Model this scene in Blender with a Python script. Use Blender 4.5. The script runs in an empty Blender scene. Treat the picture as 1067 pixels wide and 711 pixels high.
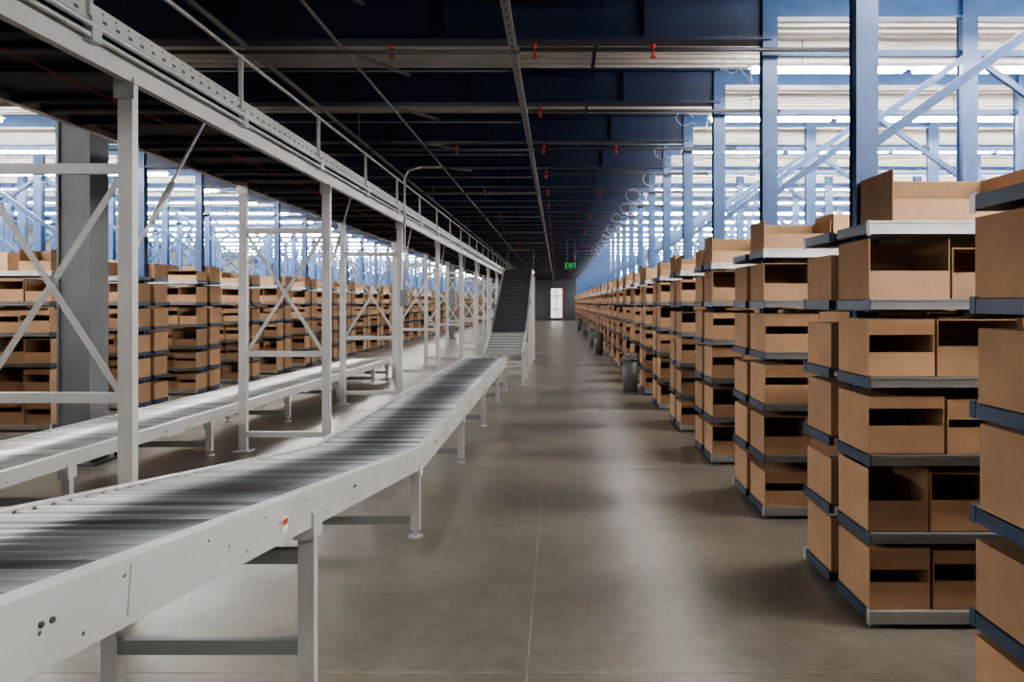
import bpy, math, random
from mathutils import Vector, Matrix
random.seed(7)
S=bpy.context.scene
try: S.view_settings.look='AgX - Medium High Contrast'
except Exception as e: print(e)
# ---------------- materials ----------------
def mat(name,col,rough=.5,metal=0.0,var=0.0,scale=4.0,col2=None,island=0.0,bump=0.0,emit=None,es=0,spec=None):
    m=bpy.data.materials.new(name); m.use_nodes=True
    nt=m.node_tree; b=nt.nodes['Principled BSDF']
    b.inputs['Base Color'].default_value=(*col,1); b.inputs['Roughness'].default_value=rough; b.inputs['Metallic'].default_value=metal
    if spec is not None: b.inputs['Specular IOR Level'].default_value=spec
    out=None
    if var>0 or col2:
        tc=nt.nodes.new('ShaderNodeTexCoord'); n=nt.nodes.new('ShaderNodeTexNoise'); n.inputs['Scale'].default_value=scale; n.inputs['Detail'].default_value=5
        nt.links.new(tc.outputs['Object'],n.inputs['Vector'])
        r=nt.nodes.new('ShaderNodeValToRGB'); c2=col2 or tuple(c*(1-var) for c in col)
        r.color_ramp.elements[0].position=.35; r.color_ramp.elements[1].position=.65
        r.color_ramp.elements[0].color=(*c2,1); r.color_ramp.elements[1].color=(*col,1)
        nt.links.new(n.outputs['Fac'],r.inputs['Fac']); out=r.outputs['Color']
        nt.links.new(out,b.inputs['Base Color'])
        if bump>0:
            bp=nt.nodes.new('ShaderNodeBump'); bp.inputs['Strength'].default_value=bump; nt.links.new(n.outputs['Fac'],bp.inputs['Height']); nt.links.new(bp.outputs['Normal'],b.inputs['Normal'])
    if island>0:
        g=nt.nodes.new('ShaderNodeNewGeometry'); mr=nt.nodes.new('ShaderNodeMapRange'); mr.inputs['To Min'].default_value=1-island; mr.inputs['To Max'].default_value=1+island*.6
        nt.links.new(g.outputs['Random Per Island'],mr.inputs['Value'])
        hs=nt.nodes.new('ShaderNodeHueSaturation')
        if out: nt.links.new(out,hs.inputs['Color'])
        else: hs.inputs['Color'].default_value=(*col,1)
        nt.links.new(mr.outputs['Result'],hs.inputs['Value']); nt.links.new(hs.outputs['Color'],b.inputs['Base Color'])
    if emit: b.inputs['Emission Color'].default_value=(*emit,1); b.inputs['Emission Strength'].default_value=es
    return m
M={}
M['white']=mat('painted_light_grey_steel',(.54,.54,.54),.4,.1,var=.10,scale=3)
M['white2']=mat('galvanised_steel',(.60,.61,.62),.35,.4,var=.2,scale=12)
M['roller']=mat('zinc_roller',(.20,.22,.235),.42,.5,island=.6)
M['roller2']=mat('zinc_roller_sheen',(.60,.62,.63),.38,.6,island=.35)  # paler zinc: sheen of reflected lights put into the base colour
M['dark']=mat('dark_belt_rubber',(.012,.012,.014),.55)
M['belt']=mat('incline_belt_rubber',(.022,.026,.027),.6)
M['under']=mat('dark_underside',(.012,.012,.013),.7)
M['bolt_slot']=mat('bolt_and_slot_dark',(.10,.10,.105),.5,.5)  # bolts and small dark parts, also the painted dark of slots and holes
M['blue']=mat('blue_rack_paint',(.025,.070,.18),.4,.1,var=.25,scale=6)
M['arm']=mat('slate_blue_arm_paint',(.033,.060,.115),.4,.1,var=.25,scale=6)
M['navy']=mat('navy_beam_paint',(.014,.030,.085),.5,0,var=.3,scale=3)
M['greybeam']=mat('grey_shelf_beam',(.25,.255,.26),.45,.2)
M['shelf']=mat('shelf_deck',(.10,.11,.12),.6,.3)
M['card']=mat('cardboard',(.45,.275,.16),.8,0,var=.17,scale=4,island=.22)
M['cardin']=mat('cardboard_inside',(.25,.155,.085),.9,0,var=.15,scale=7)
M['col']=mat('column_grey_paint',(.15,.16,.17),.5,0,var=.15,scale=3)
M['deck']=mat('roof_deck_galvanised',(.64,.63,.60),.5,.05,var=.15,scale=1.5)
M['pipe']=mat('black_pipe',(.05,.05,.055),.45,.4)
M['grey']=mat('grey_conduit',(.3,.3,.31),.4,.5)
M['red']=mat('red_plastic',(.45,.03,.02),.4)
M['bin']=mat('grey_bin_plastic',(.13,.135,.14),.5)
M['tube']=mat('fluorescent_tube',(.9,.9,.9),.5,emit=(1.0,.975,.925),es=120)
M['fix']=mat('fixture_white',(.8,.8,.8),.4)
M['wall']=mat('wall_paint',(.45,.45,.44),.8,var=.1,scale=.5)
M['farwall']=mat('far_wall_dark',(.05,.055,.065),.8,var=.1,scale=.5)  # far wall set much darker than the other walls
M['glow']=mat('daylit_door_glass',(.8,.85,.9),.2,emit=(.8,.9,1),es=.7)
M['green']=mat('exit_green',(.0,.3,.08),.5,emit=(.05,1,.25),es=.35)
M['black']=mat('black_plastic',(.02,.02,.02),.4)
M['cable']=mat('white_cable',(.6,.6,.58),.5)
def floor_mat():
    m=bpy.data.materials.new('polished_concrete'); m.use_nodes=True; nt=m.node_tree; b=nt.nodes['Principled BSDF']
    N=nt.nodes.new; L=nt.links.new
    tc=N('ShaderNodeTexCoord')
    n1=N('ShaderNodeTexNoise'); n1.inputs['Scale'].default_value=.9; n1.inputs['Detail'].default_value=6; n1.inputs['Roughness'].default_value=.55
    n2=N('ShaderNodeTexNoise'); n2.inputs['Scale'].default_value=9; n2.inputs['Detail'].default_value=8; n2.inputs['Roughness'].default_value=.65
    L(tc.outputs['Object'],n1.inputs['Vector']); L(tc.outputs['Object'],n2.inputs['Vector'])
    r=N('ShaderNodeValToRGB'); e=r.color_ramp.elements
    e[0].position=.2; e[0].color=(.125,.111,.093,1); e[1].position=.8; e[1].color=(.29,.262,.225,1)
    L(n1.outputs['Fac'],r.inputs['Fac'])
    r2=N('ShaderNodeValToRGB'); r2.color_ramp.elements[0].position=.2; r2.color_ramp.elements[0].color=(.66,.66,.66,1); r2.color_ramp.elements[1].position=.8; r2.color_ramp.elements[1].color=(1.15,1.15,1.15,1)
    L(n2.outputs['Fac'],r2.inputs['Fac'])
    mx=N('ShaderNodeMix'); mx.data_type='RGBA'; mx.blend_type='MULTIPLY'; mx.inputs['Factor'].default_value=1
    L(r.outputs['Color'],mx.inputs['A']); L(r2.outputs['Color'],mx.inputs['B']); L(mx.outputs['Result'],b.inputs['Base Color'])
    mr=N('ShaderNodeMapRange'); mr.inputs['To Min'].default_value=.24; mr.inputs['To Max'].default_value=.36
    L(n2.outputs['Fac'],mr.inputs['Value']); L(mr.outputs['Result'],b.inputs['Roughness'])
    bp=N('ShaderNodeBump'); bp.inputs['Strength'].default_value=.02; L(n2.outputs['Fac'],bp.inputs['Height']); L(bp.outputs['Normal'],b.inputs['Normal'])
    return m
M['floor']=floor_mat()
M['joint']=mat('joint_sealant',(.40,.365,.31),.5,var=.35,scale=6)
# ---------------- mesh builder ----------------
class MB:
    def __init__(s): s.v=[];s.f=[];s.m=[];s.sm=[];s.mats=[]
    def mi(s,k):
        if k not in s.mats: s.mats.append(k)
        return s.mats.index(k)
    def box(s,x0,x1,y0,y1,z0,z1,k):
        s.hexa([(x0,y0,z0),(x1,y0,z0),(x1,y1,z0),(x0,y1,z0),(x0,y0,z1),(x1,y0,z1),(x1,y1,z1),(x0,y1,z1)],k)
    def hexa(s,p,k):
        b=len(s.v); s.v+= [tuple(q) for q in p]; i=s.mi(k)
        for f in ((0,3,2,1),(4,5,6,7),(0,1,5,4),(1,2,6,5),(2,3,7,6),(3,0,4,7)):
            s.f.append([b+q for q in f]); s.m.append(i); s.sm.append(False)
    def beam(s,p,q,w,h,k,up=(0,0,1)):
        p=Vector(p);q=Vector(q);d=(q-p).normalized();u=Vector(up)
        if abs(d.dot(u))>.98: u=Vector((0,1,0))
        a=d.cross(u).normalized(); n=a.cross(d).normalized(); a*=w/2; n*=h/2
        s.hexa([p-a-n,p+a-n,q+a-n,q-a-n,p-a+n,p+a+n,q+a+n,q-a+n],k)
    def cyl(s,p,q,r,k,n=10,r2=None,caps=True):
        p=Vector(p);q=Vector(q);d=(q-p).normalized();u=Vector((0,0,1)) if abs(d.z)<.9 else Vector((0,1,0))
        a=d.cross(u).normalized(); c=a.cross(d).normalized(); r2=r if r2 is None else r2
        b=len(s.v); i=s.mi(k)
        for j in range(n):
            t=2*math.pi*j/n; w=a*math.cos(t)+c*math.sin(t)
            s.v.append(tuple(p+w*r)); s.v.append(tuple(q+w*r2))
        for j in range(n):
            j2=(j+1)%n; s.f.append([b+2*j,b+2*j2,b+2*j2+1,b+2*j+1]); s.m.append(i); s.sm.append(True)
        if caps:
            s.f.append([b+2*j for j in range(n)][::-1]); s.m.append(i); s.sm.append(False)
            s.f.append([b+2*j+1 for j in range(n)]); s.m.append(i); s.sm.append(False)
    def path(s,pts,r,k,n=8):
        for a,b in zip(pts[:-1],pts[1:]): s.cyl(a,b,r,k,n)
    def vchan(s,x,y,z0,z1,w,d,k,t=.006,op=1):
        s.box(x-w/2,x+w/2,y-d/2,y-d/2+t,z0,z1,k)
        s.box(x-w/2,x-w/2+t,y-d/2+t,y+d/2,z0,z1,k); s.box(x+w/2-t,x+w/2,y-d/2+t,y+d/2,z0,z1,k)
    def mesh(s,name):
        me=bpy.data.meshes.new(name); me.from_pydata(s.v,[],s.f)
        for k in s.mats: me.materials.append(M[k])
        me.polygons.foreach_set('material_index',s.m); me.polygons.foreach_set('use_smooth',s.sm); me.update(); return me
    def obj(s,name,loc=(0,0,0),parent=None):
        o=bpy.data.objects.new(name,s.mesh(name)); o.location=loc; S.collection.objects.link(o)
        if parent: o.parent=parent
        return o
def inst(name,me,loc,rz=0):
    o=bpy.data.objects.new(name,me); o.location=loc; o.rotation_euler=(0,0,rz); S.collection.objects.link(o); return o

PER=1.85; Y1=4.105; ZB=3.70; ZD=4.06
XR=1.53; XL=-6.3; RL=9.2
YMIN=-5.5; YMAX=68
# ---------------- room shell ----------------
b=MB(); b.box(-16.2,11.2,YMIN,YMAX,-.2,0,'floor'); b.obj('floor')
b=MB(); b.box(-.136,-.128,YMIN,YMAX,0,.0015,'joint')
y=3.2-3.9*2
while y<66: b.box(-6.3,1.53,y-.003,y+.003,0,.0014,'joint'); y+=3.9
b.obj('floor_joint_trim')
b=MB() # corrugated deck, ribs along X
x0,x1=-16.2,11.2; y=YMIN; i=b.mi('deck'); prof=[(0,.0),(.07,0),(.085,.04),(.135,.04),(.15,0)]
ys=[];
while y<YMAX:
    for a,c in prof[:-1]: ys.append((y+a,ZD+c))
    y+=.15
ys.append((y,ZD))
for yy,zz in ys: b.v+=[(x0,yy,zz),(x1,yy,zz)]
for j in range(len(ys)-1): b.f.append([2*j,2*j+1,2*j+3,2*j+2]); b.m.append(i); b.sm.append(False)
b.box(x0,x1,YMIN,YMAX,ZD+.06,ZD+.2,'deck')
b.obj('ceiling')
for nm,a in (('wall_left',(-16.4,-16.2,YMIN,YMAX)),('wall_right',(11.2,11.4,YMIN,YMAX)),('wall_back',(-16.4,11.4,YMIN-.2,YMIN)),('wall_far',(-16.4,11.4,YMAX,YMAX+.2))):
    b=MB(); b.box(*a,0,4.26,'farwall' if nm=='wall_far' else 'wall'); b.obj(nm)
b=MB(); Y=YMAX-.06
b.box(-.72,.52,Y-.04,Y+.05,0,3.1,'black'); b.box(.44,.54,Y-.05,Y-.04,0,3.1,'red'); b.box(-.62,.42,Y-.06,Y-.04,.25,2.95,'glow')
b.box(-.13,-.07,Y-.08,Y-.06,.1,2.9,'grey'); b.box(-.62,.42,Y-.08,Y-.06,1.0,1.08,'grey'); b.box(-.62,.42,Y-.08,Y-.06,2.2,2.28,'grey')
b.obj('door_1')
# ---------------- ceiling beams ----------------
NR=34
def ibeam(b,xa,xb,y,z0,z1,w,k,t=.02):
    b.box(xa,xb,y-w/2,y+w/2,z0,z0+t,k); b.box(xa,xb,y-w/2,y+w/2,z1-t,z1,k); b.box(xa,xb,y-.008,y+.008,z0+t,z1-t,k)
b=MB(); ibeam(b,XL-.15,XR+.17,0,ZB,ZD-.002,.16,'navy')
for xx in (-4.9,-2.9,-.9,.7): b.box(xx-.01,xx+.01,-.07,.07,ZB+.02,ZD-.03,'navy')
b.beam((-1.9,.08,3.74),(-1.55,PER-.08,3.98),.03,.03,'grey')
b.beam((.35,.08,3.98),(.35,PER-.08,3.98),.03,.05,'navy')
beam_me=b.mesh('roof_beam')
for k in range(-4,NR): inst('roof_beam',beam_me,(0,Y1+PER*k,0))
# ---------------- shelving rows ----------------
LV=[.085+.383*k for k in range(6)]
def rack_mesh():
    b=MB()
    posts=[.17+1.6*i for i in range(6)]
    for px in posts:
        b.box(px-.06,px+.06,-.05,-.042,0,ZD-.005,'blue'); b.box(px-.06,px+.06,.042,.05,0,ZD-.005,'blue'); b.box(px-.05,px+.05,-.042,.042,0,ZD-.005,'blue')
        b.box(px-.09,px+.09,-.1,.1,0,.012,'blue')
        for z in LV:
            for sgn in (-1,1):
                b.hexa([(px-.02,sgn*.05,z-.075),(px+.02,sgn*.05,z-.075),(px+.02,sgn*.45,z-.045),(px-.02,sgn*.45,z-.045),
                        (px-.02,sgn*.05,z-.012),(px+.02,sgn*.05,z-.012),(px+.02,sgn*.45,z-.012),(px-.02,sgn*.45,z-.012)],'arm')
    for n,z in enumerate(LV):
        k='white2' if n in(0,5) else 'greybeam'
        T=.06 if n in (0,5) else .048
        for sgn in (-1,1):
            y0,y1=sorted((sgn*.455,sgn*.485)); b.box(0,RL,y0,y1,z-T,z,k)
            b.box(0,RL,*sorted((sgn*.485,sgn*.491)),z-.006,z+.004,k)
            b.box(0,.03,*sorted((sgn*.06,sgn*.455)),z-.055,z-.002,'arm')
            b.box(.03,RL,*sorted((sgn*.052,sgn*.455)),z-.012,z-.003,'shelf')
            if n==5:
                for q in range(5): 
                    yy=sgn*(.10+.08*q); b.box(.03,RL,yy-.012,yy+.012,z-.003,z+.0,'white2')
            b.box(-.002,.004,*sorted((sgn*.45,sgn*.487)),z-T-.008,z+.008,'arm' if n not in(0,5) else 'white2')
    ibeam(b,.17,RL,0,ZD-.17,ZD-.006,.1,'blue',.012)
    for i in range(5):
        xa,xb=posts[i],posts[i+1]
        if i%2==0: b.beam((xa,-.03,2.45),(xb,-.03,3.6),.035,.05,'blue')
        else: b.beam((xa,-.03,3.6),(xb,-.03,2.45),.035,.05,'blue')
        b.beam((xa,.03,3.62),(xb,.03,3.62),.04,.05,'blue')
    return b.mesh('shelving_rack')
rack_me=rack_mesh()
def cbox(b,x0,x1,yf,yb,z0,h,kind,strip=.17,lipf=.5):
    t=.006; z1=z0+h; s=1 if yb>yf else -1
    def bx(xa,xb,ya,yb_,za,zb,k): b.box(xa,xb,min(ya,yb_),max(ya,yb_),za,zb,k)
    bx(x0,x1,yf,yb,z0,z0+t,'card')
    bx(x0,x0+t,yf,yb,z0+t,z1,'card'); bx(x1-t,x1,yf,yb,z0+t,z1,'card')
    bx(x0+t,x1-t,yb-s*t,yb,z0+t,z1,'card')
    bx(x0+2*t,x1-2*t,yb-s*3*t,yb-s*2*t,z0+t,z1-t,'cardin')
    lip=h*(lipf if kind!=3 else .98)
    bx(x0+t,x1-t,yf,yf+s*t,z0+t,z0+lip,'card')
    if kind in (0,1):
        bx(x0+t,x1-t,yf,yb-s*t,z1-t,z1,'card')
        if kind==0: bx(x0+t,x1-t,yf+s*.001,yf+s*(t+.001),z1-h*strip,z1-t,'card')
    if kind==3: bx(x0+t,x1-t,yf+s*t,yb-s*t,z1-t*2,z1-t,'card')
def stock_mesh(seed,hero=0):
    r=random.Random(seed); b=MB()
    for n,z in enumerate(LV):
        for sgn in (-1,1):
            x=.01
            while x<RL-1.0:
                w=r.choice((.40,.40,.38,.30,.33)); h=r.uniform(.25,.31)
                if n==5:
                    if hero==2 and x<1.3: x=1.3
                    if hero==1 and sgn==1 and x<.1: x=.7
                    if r.random()<.33 and not (hero==1 and x<.1): x+=w+.05; continue
                    h=r.choice((.17,.22,.27)); w=r.choice((.4,.5,.55))
                elif r.random()<.06 and x>.5: x+=w+.01; continue
                kind=(r.choice((0,0,0,0,1,2)) if n<4 else r.choice((1,1,0,2))) if n<5 else r.choice((2,2,1,3))
                if hero==1 and n==5 and sgn==-1 and x<.1: x=.13; w=.66; h=.265; kind=2
                yf=sgn*r.uniform(.435,.475); yb=sgn*.056
                cbox(b,x,x+w,yf,yb,z+.0015,h,kind,r.uniform(.2,.38) if n<4 else .12,r.uniform(.42,.54))
                x+=w+r.uniform(.004,.02)
    return b.mesh('cardboard_boxes')
stocks=[stock_mesh(s) for s in (1,2,3,4,5)]; hero=stock_mesh(11,1); hero2=stock_mesh(12,2)
b=MB()
xa,xb=.25,RL-.3
b.box(xa,xb,-.045,.045,.05,.06,'fix'); b.box(xa,xb,-.03,.03,.06,.09,'fix')
n=int((xb-xa)/1.5)
for i in range(n):
    q=xa+i*1.5
    for yy in (-.03,.03): b.cyl((q+.04,yy,.028),(q+1.44,yy,.028),.018,'tube',6,caps=False)
for i in range(4): b.cyl((xa+.5+i*2.4,0,.09),(xa+.5+i*2.4,0,ZD-3.755),.006,'grey',5)
light_me=b.mesh('fluorescent_light')
for k in range(-4,NR):
    yc=Y1+PER*k
    st=hero if k==0 else hero2 if k==-1 else stocks[k%5]
    inst('shelving_rack',rack_me,(XR,yc,0)); inst('cardboard_boxes',st,(XR,yc,0))
    inst('fluorescent_light',light_me,(XR,yc+PER/2,3.74))
    inst('shelving_rack',rack_me,(XL,yc,0),math.pi); inst('cardboard_boxes',stocks[(k+2)%5],(XL,yc,0),math.pi)
    inst('fluorescent_light',light_me,(XL,yc+PER/2,3.74),math.pi)
# ---------------- roller conveyors ----------------
def conveyor(name,xr,xl,pts,legs,pitch=.09,rail_h=.14,label=None,rk='roller'):
    b=MB(); FW=.055
    for (ya,za),(yb,zb) in zip(pts[:-1],pts[1:]):
        d=Vector((0,yb-ya,zb-za)); L=d.length; d.normalize(); nrm=Vector((0,-d.z,d.y))
        P=lambda x,s,h: Vector((x,ya,za))+d*s+nrm*h
        def ob(x0,x1,h0,h1,k,s0=0,s1=L):
            b.hexa([P(x0,s0,h0),P(x1,s0,h0),P(x1,s1,h0),P(x0,s1,h0),P(x0,s0,h1),P(x1,s0,h1),P(x1,s1,h1),P(x0,s1,h1)],k)
        for sx,sg in ((xr,-1),(xl,1)):
            a,c=sorted((sx,sx+sg*FW)); ob(a,c,-.008,0,'white')
            a,c=sorted((sx,sx+sg*.006)); ob(a,c,-rail_h,-.008,'white')
            a,c=sorted((sx,sx+sg*.04)); ob(a,c,-rail_h-.006,-rail_h,'white')
            a,c=sorted((sx+sg*(FW-.006),sx+sg*FW)); ob(a,c,-.04,-.008,'white')
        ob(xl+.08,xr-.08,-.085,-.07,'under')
        s=pitch/2
        while s<L:
            b.cyl(P(xl+FW,s,-.026),P(xr-FW,s,-.026),.024,rk,12); s+=pitch
        s=.1;q=0
        while s<L:
            h=(-.035,-.075,-.115)[q%3]; b.cyl(P(xr,s,h),P(xr+.001,s,h),.0045,'bolt_slot',6)  # dark discs for rail holes, their shade put into the colour
            if q%16==3:
                for e in (0,.03): b.cyl(P(xr,s+e,-.06),P(xr+.005,s+e,-.06),.006,'bolt_slot',6)
            s+=.13;q+=1
        s=1.5
        while s<L: ob(xl+.01,xr-.01,-.13,-.09,'white',s,s+.04); s+=1.5
        s=3.0
        while s<L: ob(xr,xr+.003,-.125,-.015,'white',s-.15,s+.15); s+=3.0
    def zat(y):
        for (ya,za),(yb,zb) in zip(pts[:-1],pts[1:]):
            if ya<=y<=yb: return za+(zb-za)*(y-ya)/(yb-ya)
        return pts[-1][1]
    for y in legs:
        zt=zat(y)-.07
        for x in (xr-.03,xl+.03):
            b.vchan(x,y,.05,zt-.02,.062,.045,'white',.005); b.cyl((x,y,.012),(x,y,.06),.012,'white2',8); b.cyl((x,y,0),(x,y,.014),.05,'white2',12)
            b.box(x-.04,x+.04,y-.05,y+.05,zt-.12,zt-.015,'white')
        bars=[.12] if zt<.6 else [.27,.62] if zt>.75 else [.18]
        for z in bars: b.box(xl+.05,xr-.05,y-.02,y-.014,z-.028,z+.028,'greybeam'); b.box(xl+.05,xr-.05,y-.014,y+.02,z+.022,z+.028,'greybeam')
    if label:
        y=label; z=zat(y); b.box(xr+.001,xr+.004,y-.035,y+.015,z-.11,z-.06,'fix'); b.box(xr+.004,xr+.005,y-.03,y+.01,z-.085,z-.065,'red')
    return b.obj(name)
zs=.59
conveyor('roller_conveyor',-.94,-1.76,[(-1.2,zs+.126*6.4),(5.2,zs),(13.7,zs)],[-.9,.75,2.87,5.05,7.4,9.6,11.9,13.5],label=2.55)
conveyor('roller_conveyor',-3.62,-4.5,[(-2.0,.56),(7.7,.47),(16,.40)],[-1.5,1,3.3,5.5,7.75,10,12.3,14.6,15.8],rail_h=.10,rk='roller2')
# ---------------- incline belt ----------------
def incline(name,xr,xl,pts,legs,rail=.10):
    b=MB()
    for n0,((ya,za),(yb,zb)) in enumerate(zip(pts[:-1],pts[1:])):
        b.beam(((xr+xl)/2,ya,za),((xr+xl)/2,yb,zb),xr-xl-.06,.05,'roller2' if n0==0 else 'belt')
        for x in (xr,xl): b.beam((x,ya,za),(x,yb,zb),.03,rail,'white' if n0==0 else 'grey')
        L=math.hypot(yb-ya,zb-za); n=max(1,int(L/.22))
        for i in range(n):
            t=(i+.5)/n; b.box(xl+.04,xr-.04,ya+(yb-ya)*t-.008,ya+(yb-ya)*t+.008,za+(zb-za)*t+.02,za+(zb-za)*t+.034,'bolt_slot')
    for y,z in legs:
        for x in (xr,xl): b.box(x-.03,x+.03,y-.03,y+.03,0,z,'white'); b.box(x-.07,x+.07,y-.07,y+.07,0,.01,'white')
        b.box(xl,xr,y-.015,y+.015,z*.4,z*.4+.05,'white')
        b.beam((xl,y,.15),(xr,y,z*.4),.02,.03,'white')
    y,z=pts[-1]
    for x in (xr,xl): b.box(x-.02,x+.02,y-.02,y+.02,z,z+.7,'bolt_slot')
    b.box(xl,xr,y-.015,y+.015,z+.65,z+.69,'bolt_slot')
    return b.obj(name)
incline('incline_belt_conveyor',-.68,-1.42,[(14.2,.62),(15.8,.95),(19.4,2.45),(21,2.45)],[(14.4,.6),(15.8,.78),(17.6,1.55),(19.4,2.35),(21,2.35)])
# ---------------- overhead conveyor ----------------
XO=-2.45; XI=-3.5; YE=40
b=MB()
b.box(XI+.03,XO-.03,YMIN+.5,YE,2.93,2.95,'dark'); b.box(XI+.03,XO-.03,YMIN+.5,YE,3.08,3.10,'dark')
for x,sg in ((XO,-1),(XI,1)):
    b.box(*sorted((x,x+sg*.006)),YMIN+.5,YE,2.88,3.02,'white'); b.box(*sorted((x,x+sg*.05)),YMIN+.5,YE,2.874,2.88,'white'); b.box(*sorted((x,x+sg*.05)),YMIN+.5,YE,3.02,3.026,'white')
    b.box(*sorted((x,x+sg*.03)),YMIN+.5,YE,3.07,3.18,'white')
y=YMIN+.6
while y<YE:
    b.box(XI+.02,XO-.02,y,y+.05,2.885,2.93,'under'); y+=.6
b.cyl((XO+.03,YMIN+.5,2.99),(XO+.03,YE,2.99),.014,'white2',8); b.cyl((XO+.035,YMIN+.5,3.045),(XO+.035,YE,3.045),.018,'white2',8)
y=YMIN+.6
while y<YE:
    b.box(XO,XO+.002,y,y+.035,3.105,3.122,'bolt_slot');  # dark plates stand for slots, no real opening behind them
    if y<22: b.cyl((XO,y,3.155),(XO+.003,y,3.155),.006,'bolt_slot',6)
    y+=.12
y=Y1-PER*2-.25
while y<YE:
    b.box(XO-.01,XO+.02,y-.012,y+.012,3.1,3.52,'white'); b.box(XO+.0,XO+.05,y-.04,y+.04,2.96,3.08,'white2')
    y+=PER/1.0
b.cyl((XO+.005,YMIN+.5,3.5),(XO+.005,YE,3.5),.015,'white2',8)
b.cyl((XI,YMIN+.5,3.5),(XI,YE,3.5),.015,'white2',8)
b.path([(XO-.3,YMIN+.5,2.86),(XO-.3,YE,2.86)],.004,'red',6)
y=YMIN+.9
while y<YE: b.cyl((XI+.02,y,2.905),(XO-.02,y,2.905),.025,'bolt_slot',8); y+=1.2
for i in range(-1,10):
    y=4.3+3.7*i
    for x in (-2.5,-3.4):
        b.vchan(x,y,.01,2.875,.085,.06,'white',.008); b.box(x-.09,x+.09,y-.08,y+.08,0,.012,'white')
        b.box(x-.06,x+.06,y-.045,y-.035,2.78,2.9,'white2')
    for z in (2.38,1.05,.18): b.box(-3.36,-2.54,y-.02,y+.02,z-.03,z+.03,'white')
    for za,zb in ((1.08,2.35),(2.35,1.08)): b.beam((-3.36,y+(.012 if za<zb else -.012),za),(-2.54,y+(.012 if za<zb else -.012),zb),.035,.01,'white',up=(0,1,0))
    for x in (-2.5,):
        b.cyl((x+.0,y+.02,1.85),(x,y+.95,2.9),.01,'white2',8); b.cyl((x,y+.25,2.1),(x,y+.5,2.38),.02,'white2',8)
b.obj('overhead_belt_conveyor')
# ---------------- building columns ----------------
def column(y):
    b=MB(); x0,x1=-4.95,-4.62
    b.box(x0,x0+.02,y,y+.3,0,ZD-.005,'col'); b.box(x1-.02,x1,y,y+.3,0,ZD-.005,'col'); b.box(x0+.02,x1-.02,y+.02,y+.035,0,ZD-.005,'col')
    b.box(x0-.08,x1+.08,y-.08,y+.38,0,.025,'col')
    for px in (x0-.05,x1+.05):
        for py in (y-.04,y+.34): b.cyl((px,py,.025),(px,py,.07),.015,'bolt_slot',8)
    b.obj('steel_column')
for y in (7.3,33,58.5): column(y)
# ---------------- ceiling services ----------------
b=MB()
b.box(-.39,-.33,YMIN+.01,66,3.64,3.645,'grey'); b.box(-.39,-.385,YMIN+.01,66,3.645,3.69,'grey'); b.box(-.335,-.33,YMIN+.01,66,3.645,3.69,'grey')
y=YMIN+.1
while y<30: b.box(-.37,-.35,y,y+.05,3.6385,3.64,'bolt_slot'); y+=.15  # strut holes drawn as dark plates, shade put into the colour
b.obj('strut_channel')
b=MB()
b.cyl((-1.75,YMIN+.01,3.67),(-1.75,60,3.67),.014,'grey',6)
b.cyl((-2.5,YMIN+.01,3.66),(-2.5,60,3.66),.022,'grey',8)
for k in range(-3,30):
    y=Y1+PER*k
    b.cyl((-4.4,y+.6,3.66),(-.42,y+.6,3.66),.009,'grey',6)
    if k%3==0: b.cyl((-2.5,y-.35,3.68),(-2.5,y-.35,ZD-.01),.008,'grey',6)
b.obj('overhead_conduit')
b=MB()
for k in range(-3,30):
    y=Y1+PER*k-.16
    b.cyl((-.3,y,3.59),(2.3,y,3.59),.018,'pipe',8)
    if k%2==1: b.cyl((-6.2,y,3.57),(-.3,y,3.57),.016,'pipe',8)
    for x in ((-.18,.75,-1.3,-3.2) if k%2 else (-.18,)):
        b.cyl((x,y,3.59),(x,y,3.63),.022,'red',8); b.cyl((x,y,3.53),(x,y,3.58),.013,'red',8); b.cyl((x,y,3.525),(x,y,3.53),.024,'red',8)
b.obj('sprinkler_pipe')
b=MB(); rr=random.Random(3)
for k in range(0,14):
    y=Y1+PER*k+.12; c=Vector((1.42+rr.uniform(-.06,.06),y,3.56+rr.uniform(-.06,.04)));R=rr.uniform(.06,.12)
    pts=[c+Vector((R*1.2*math.cos(t),.02*math.sin(3*t),R*math.sin(t))) for t in [math.pi*2*i/18 for i in range(17)]]
    b.path(pts,.004,'cable',5); b.path([pts[-1],Vector((1.6,y,3.42)),Vector((1.66,y+.3,3.6)),Vector((1.79,y+.7,3.8))],.004,'cable',5)
b.obj('cable_loops')
b=MB()
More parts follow.
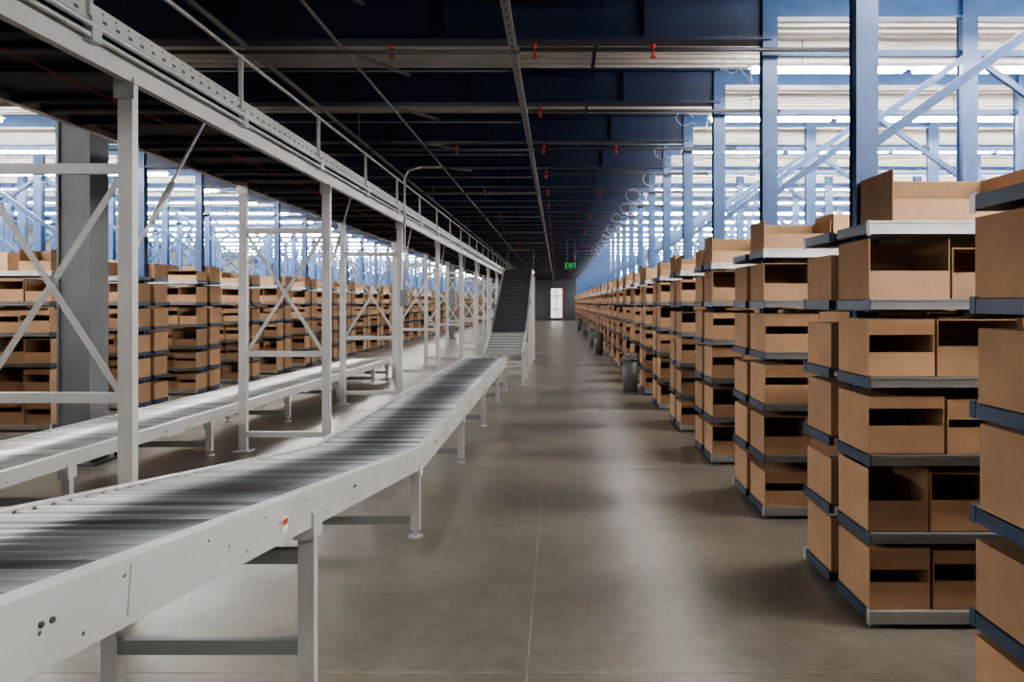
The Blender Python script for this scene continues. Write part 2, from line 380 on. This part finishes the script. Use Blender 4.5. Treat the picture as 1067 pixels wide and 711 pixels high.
pts=[Vector((-1.8,11.4,3.7)),Vector((-2.1,11.4,3.7)),Vector((-2.3,11.4,3.64)),Vector((-2.36,11.4,3.54)),Vector((-2.36,11.4,3.4)),Vector((-2.36,11.4,2.85)),Vector((-2.36,11.4,2.7)),Vector((-2.36,11.4,1.8))]
b.path(pts,.017,'white2',10); b.box(-2.42,-2.30,11.34,11.38,1.55,1.8,'grey'); b.obj('electrical_conduit')
# ---------------- exit sign ----------------
b=MB(); b.box(.22,.68,25,25.06,2.72,3.02,'black'); 
def seg(x,s):
    b.beam((x+s[0]*.065,24.99,2.79+s[1]*.16),(x+s[2]*.065,24.99,2.79+s[3]*.16),.02,.022,'green',up=(0,1,0))
for s in ((0,0,0,1),(0,0,1,0),(0,.5,1,.5),(0,1,1,1)): seg(.27,s)
for s in ((0,0,1,1),(0,1,1,0)): seg(.38,s)
seg(.46,(.5,0,.5,1))
for s in ((.5,0,.5,1),(0,1,1,1)): seg(.55,s)
for x in (.32,.58): b.cyl((x,25.03,3.02),(x,25.03,ZD),.008,'grey',6)
b.obj('exit_sign')
# ---------------- bins ----------------
def bin_(x,y):
    b=MB(); n=20; 
    b.cyl((0,0,.01),(0,0,.62),.12,'bin',n,.15); b.cyl((0,0,0),(0,0,.03),.125,'bin',n); b.cyl((0,0,.60),(0,0,.64),.163,'bin',n)
    b.cyl((0,0,.64),(0,0,.70),.16,'bin',n,.10); b.cyl((0,0,.70),(0,0,.71),.03,'black',10)
    for s in (-1,1): b.box(s*.165-.015,s*.165+.015,-.05,.05,.5,.56,'bin')
    b.obj('trash_can',(x,y,0))
for x,y in ((1.28,13.0),(1.28,23.0),(1.28,27),(1.28,35),(1.28,43)): bin_(x,y)
# ---------------- world, camera ----------------
w=bpy.data.worlds.new('World'); S.world=w; w.use_nodes=True
w.node_tree.nodes['Background'].inputs['Color'].default_value=(.5,.52,.55,1); w.node_tree.nodes['Background'].inputs['Strength'].default_value=.3
c=bpy.data.cameras.new('camera'); co=bpy.data.objects.new('camera',c); S.collection.objects.link(co)
co.location=(0,0,1.6); co.rotation_euler=(math.radians(90),0,0); c.sensor_width=36; c.lens=36*770/1067
c.shift_x=-47.5/1067; c.shift_y=-39.5/1067; c.clip_start=.05; c.clip_end=200
S.camera=co
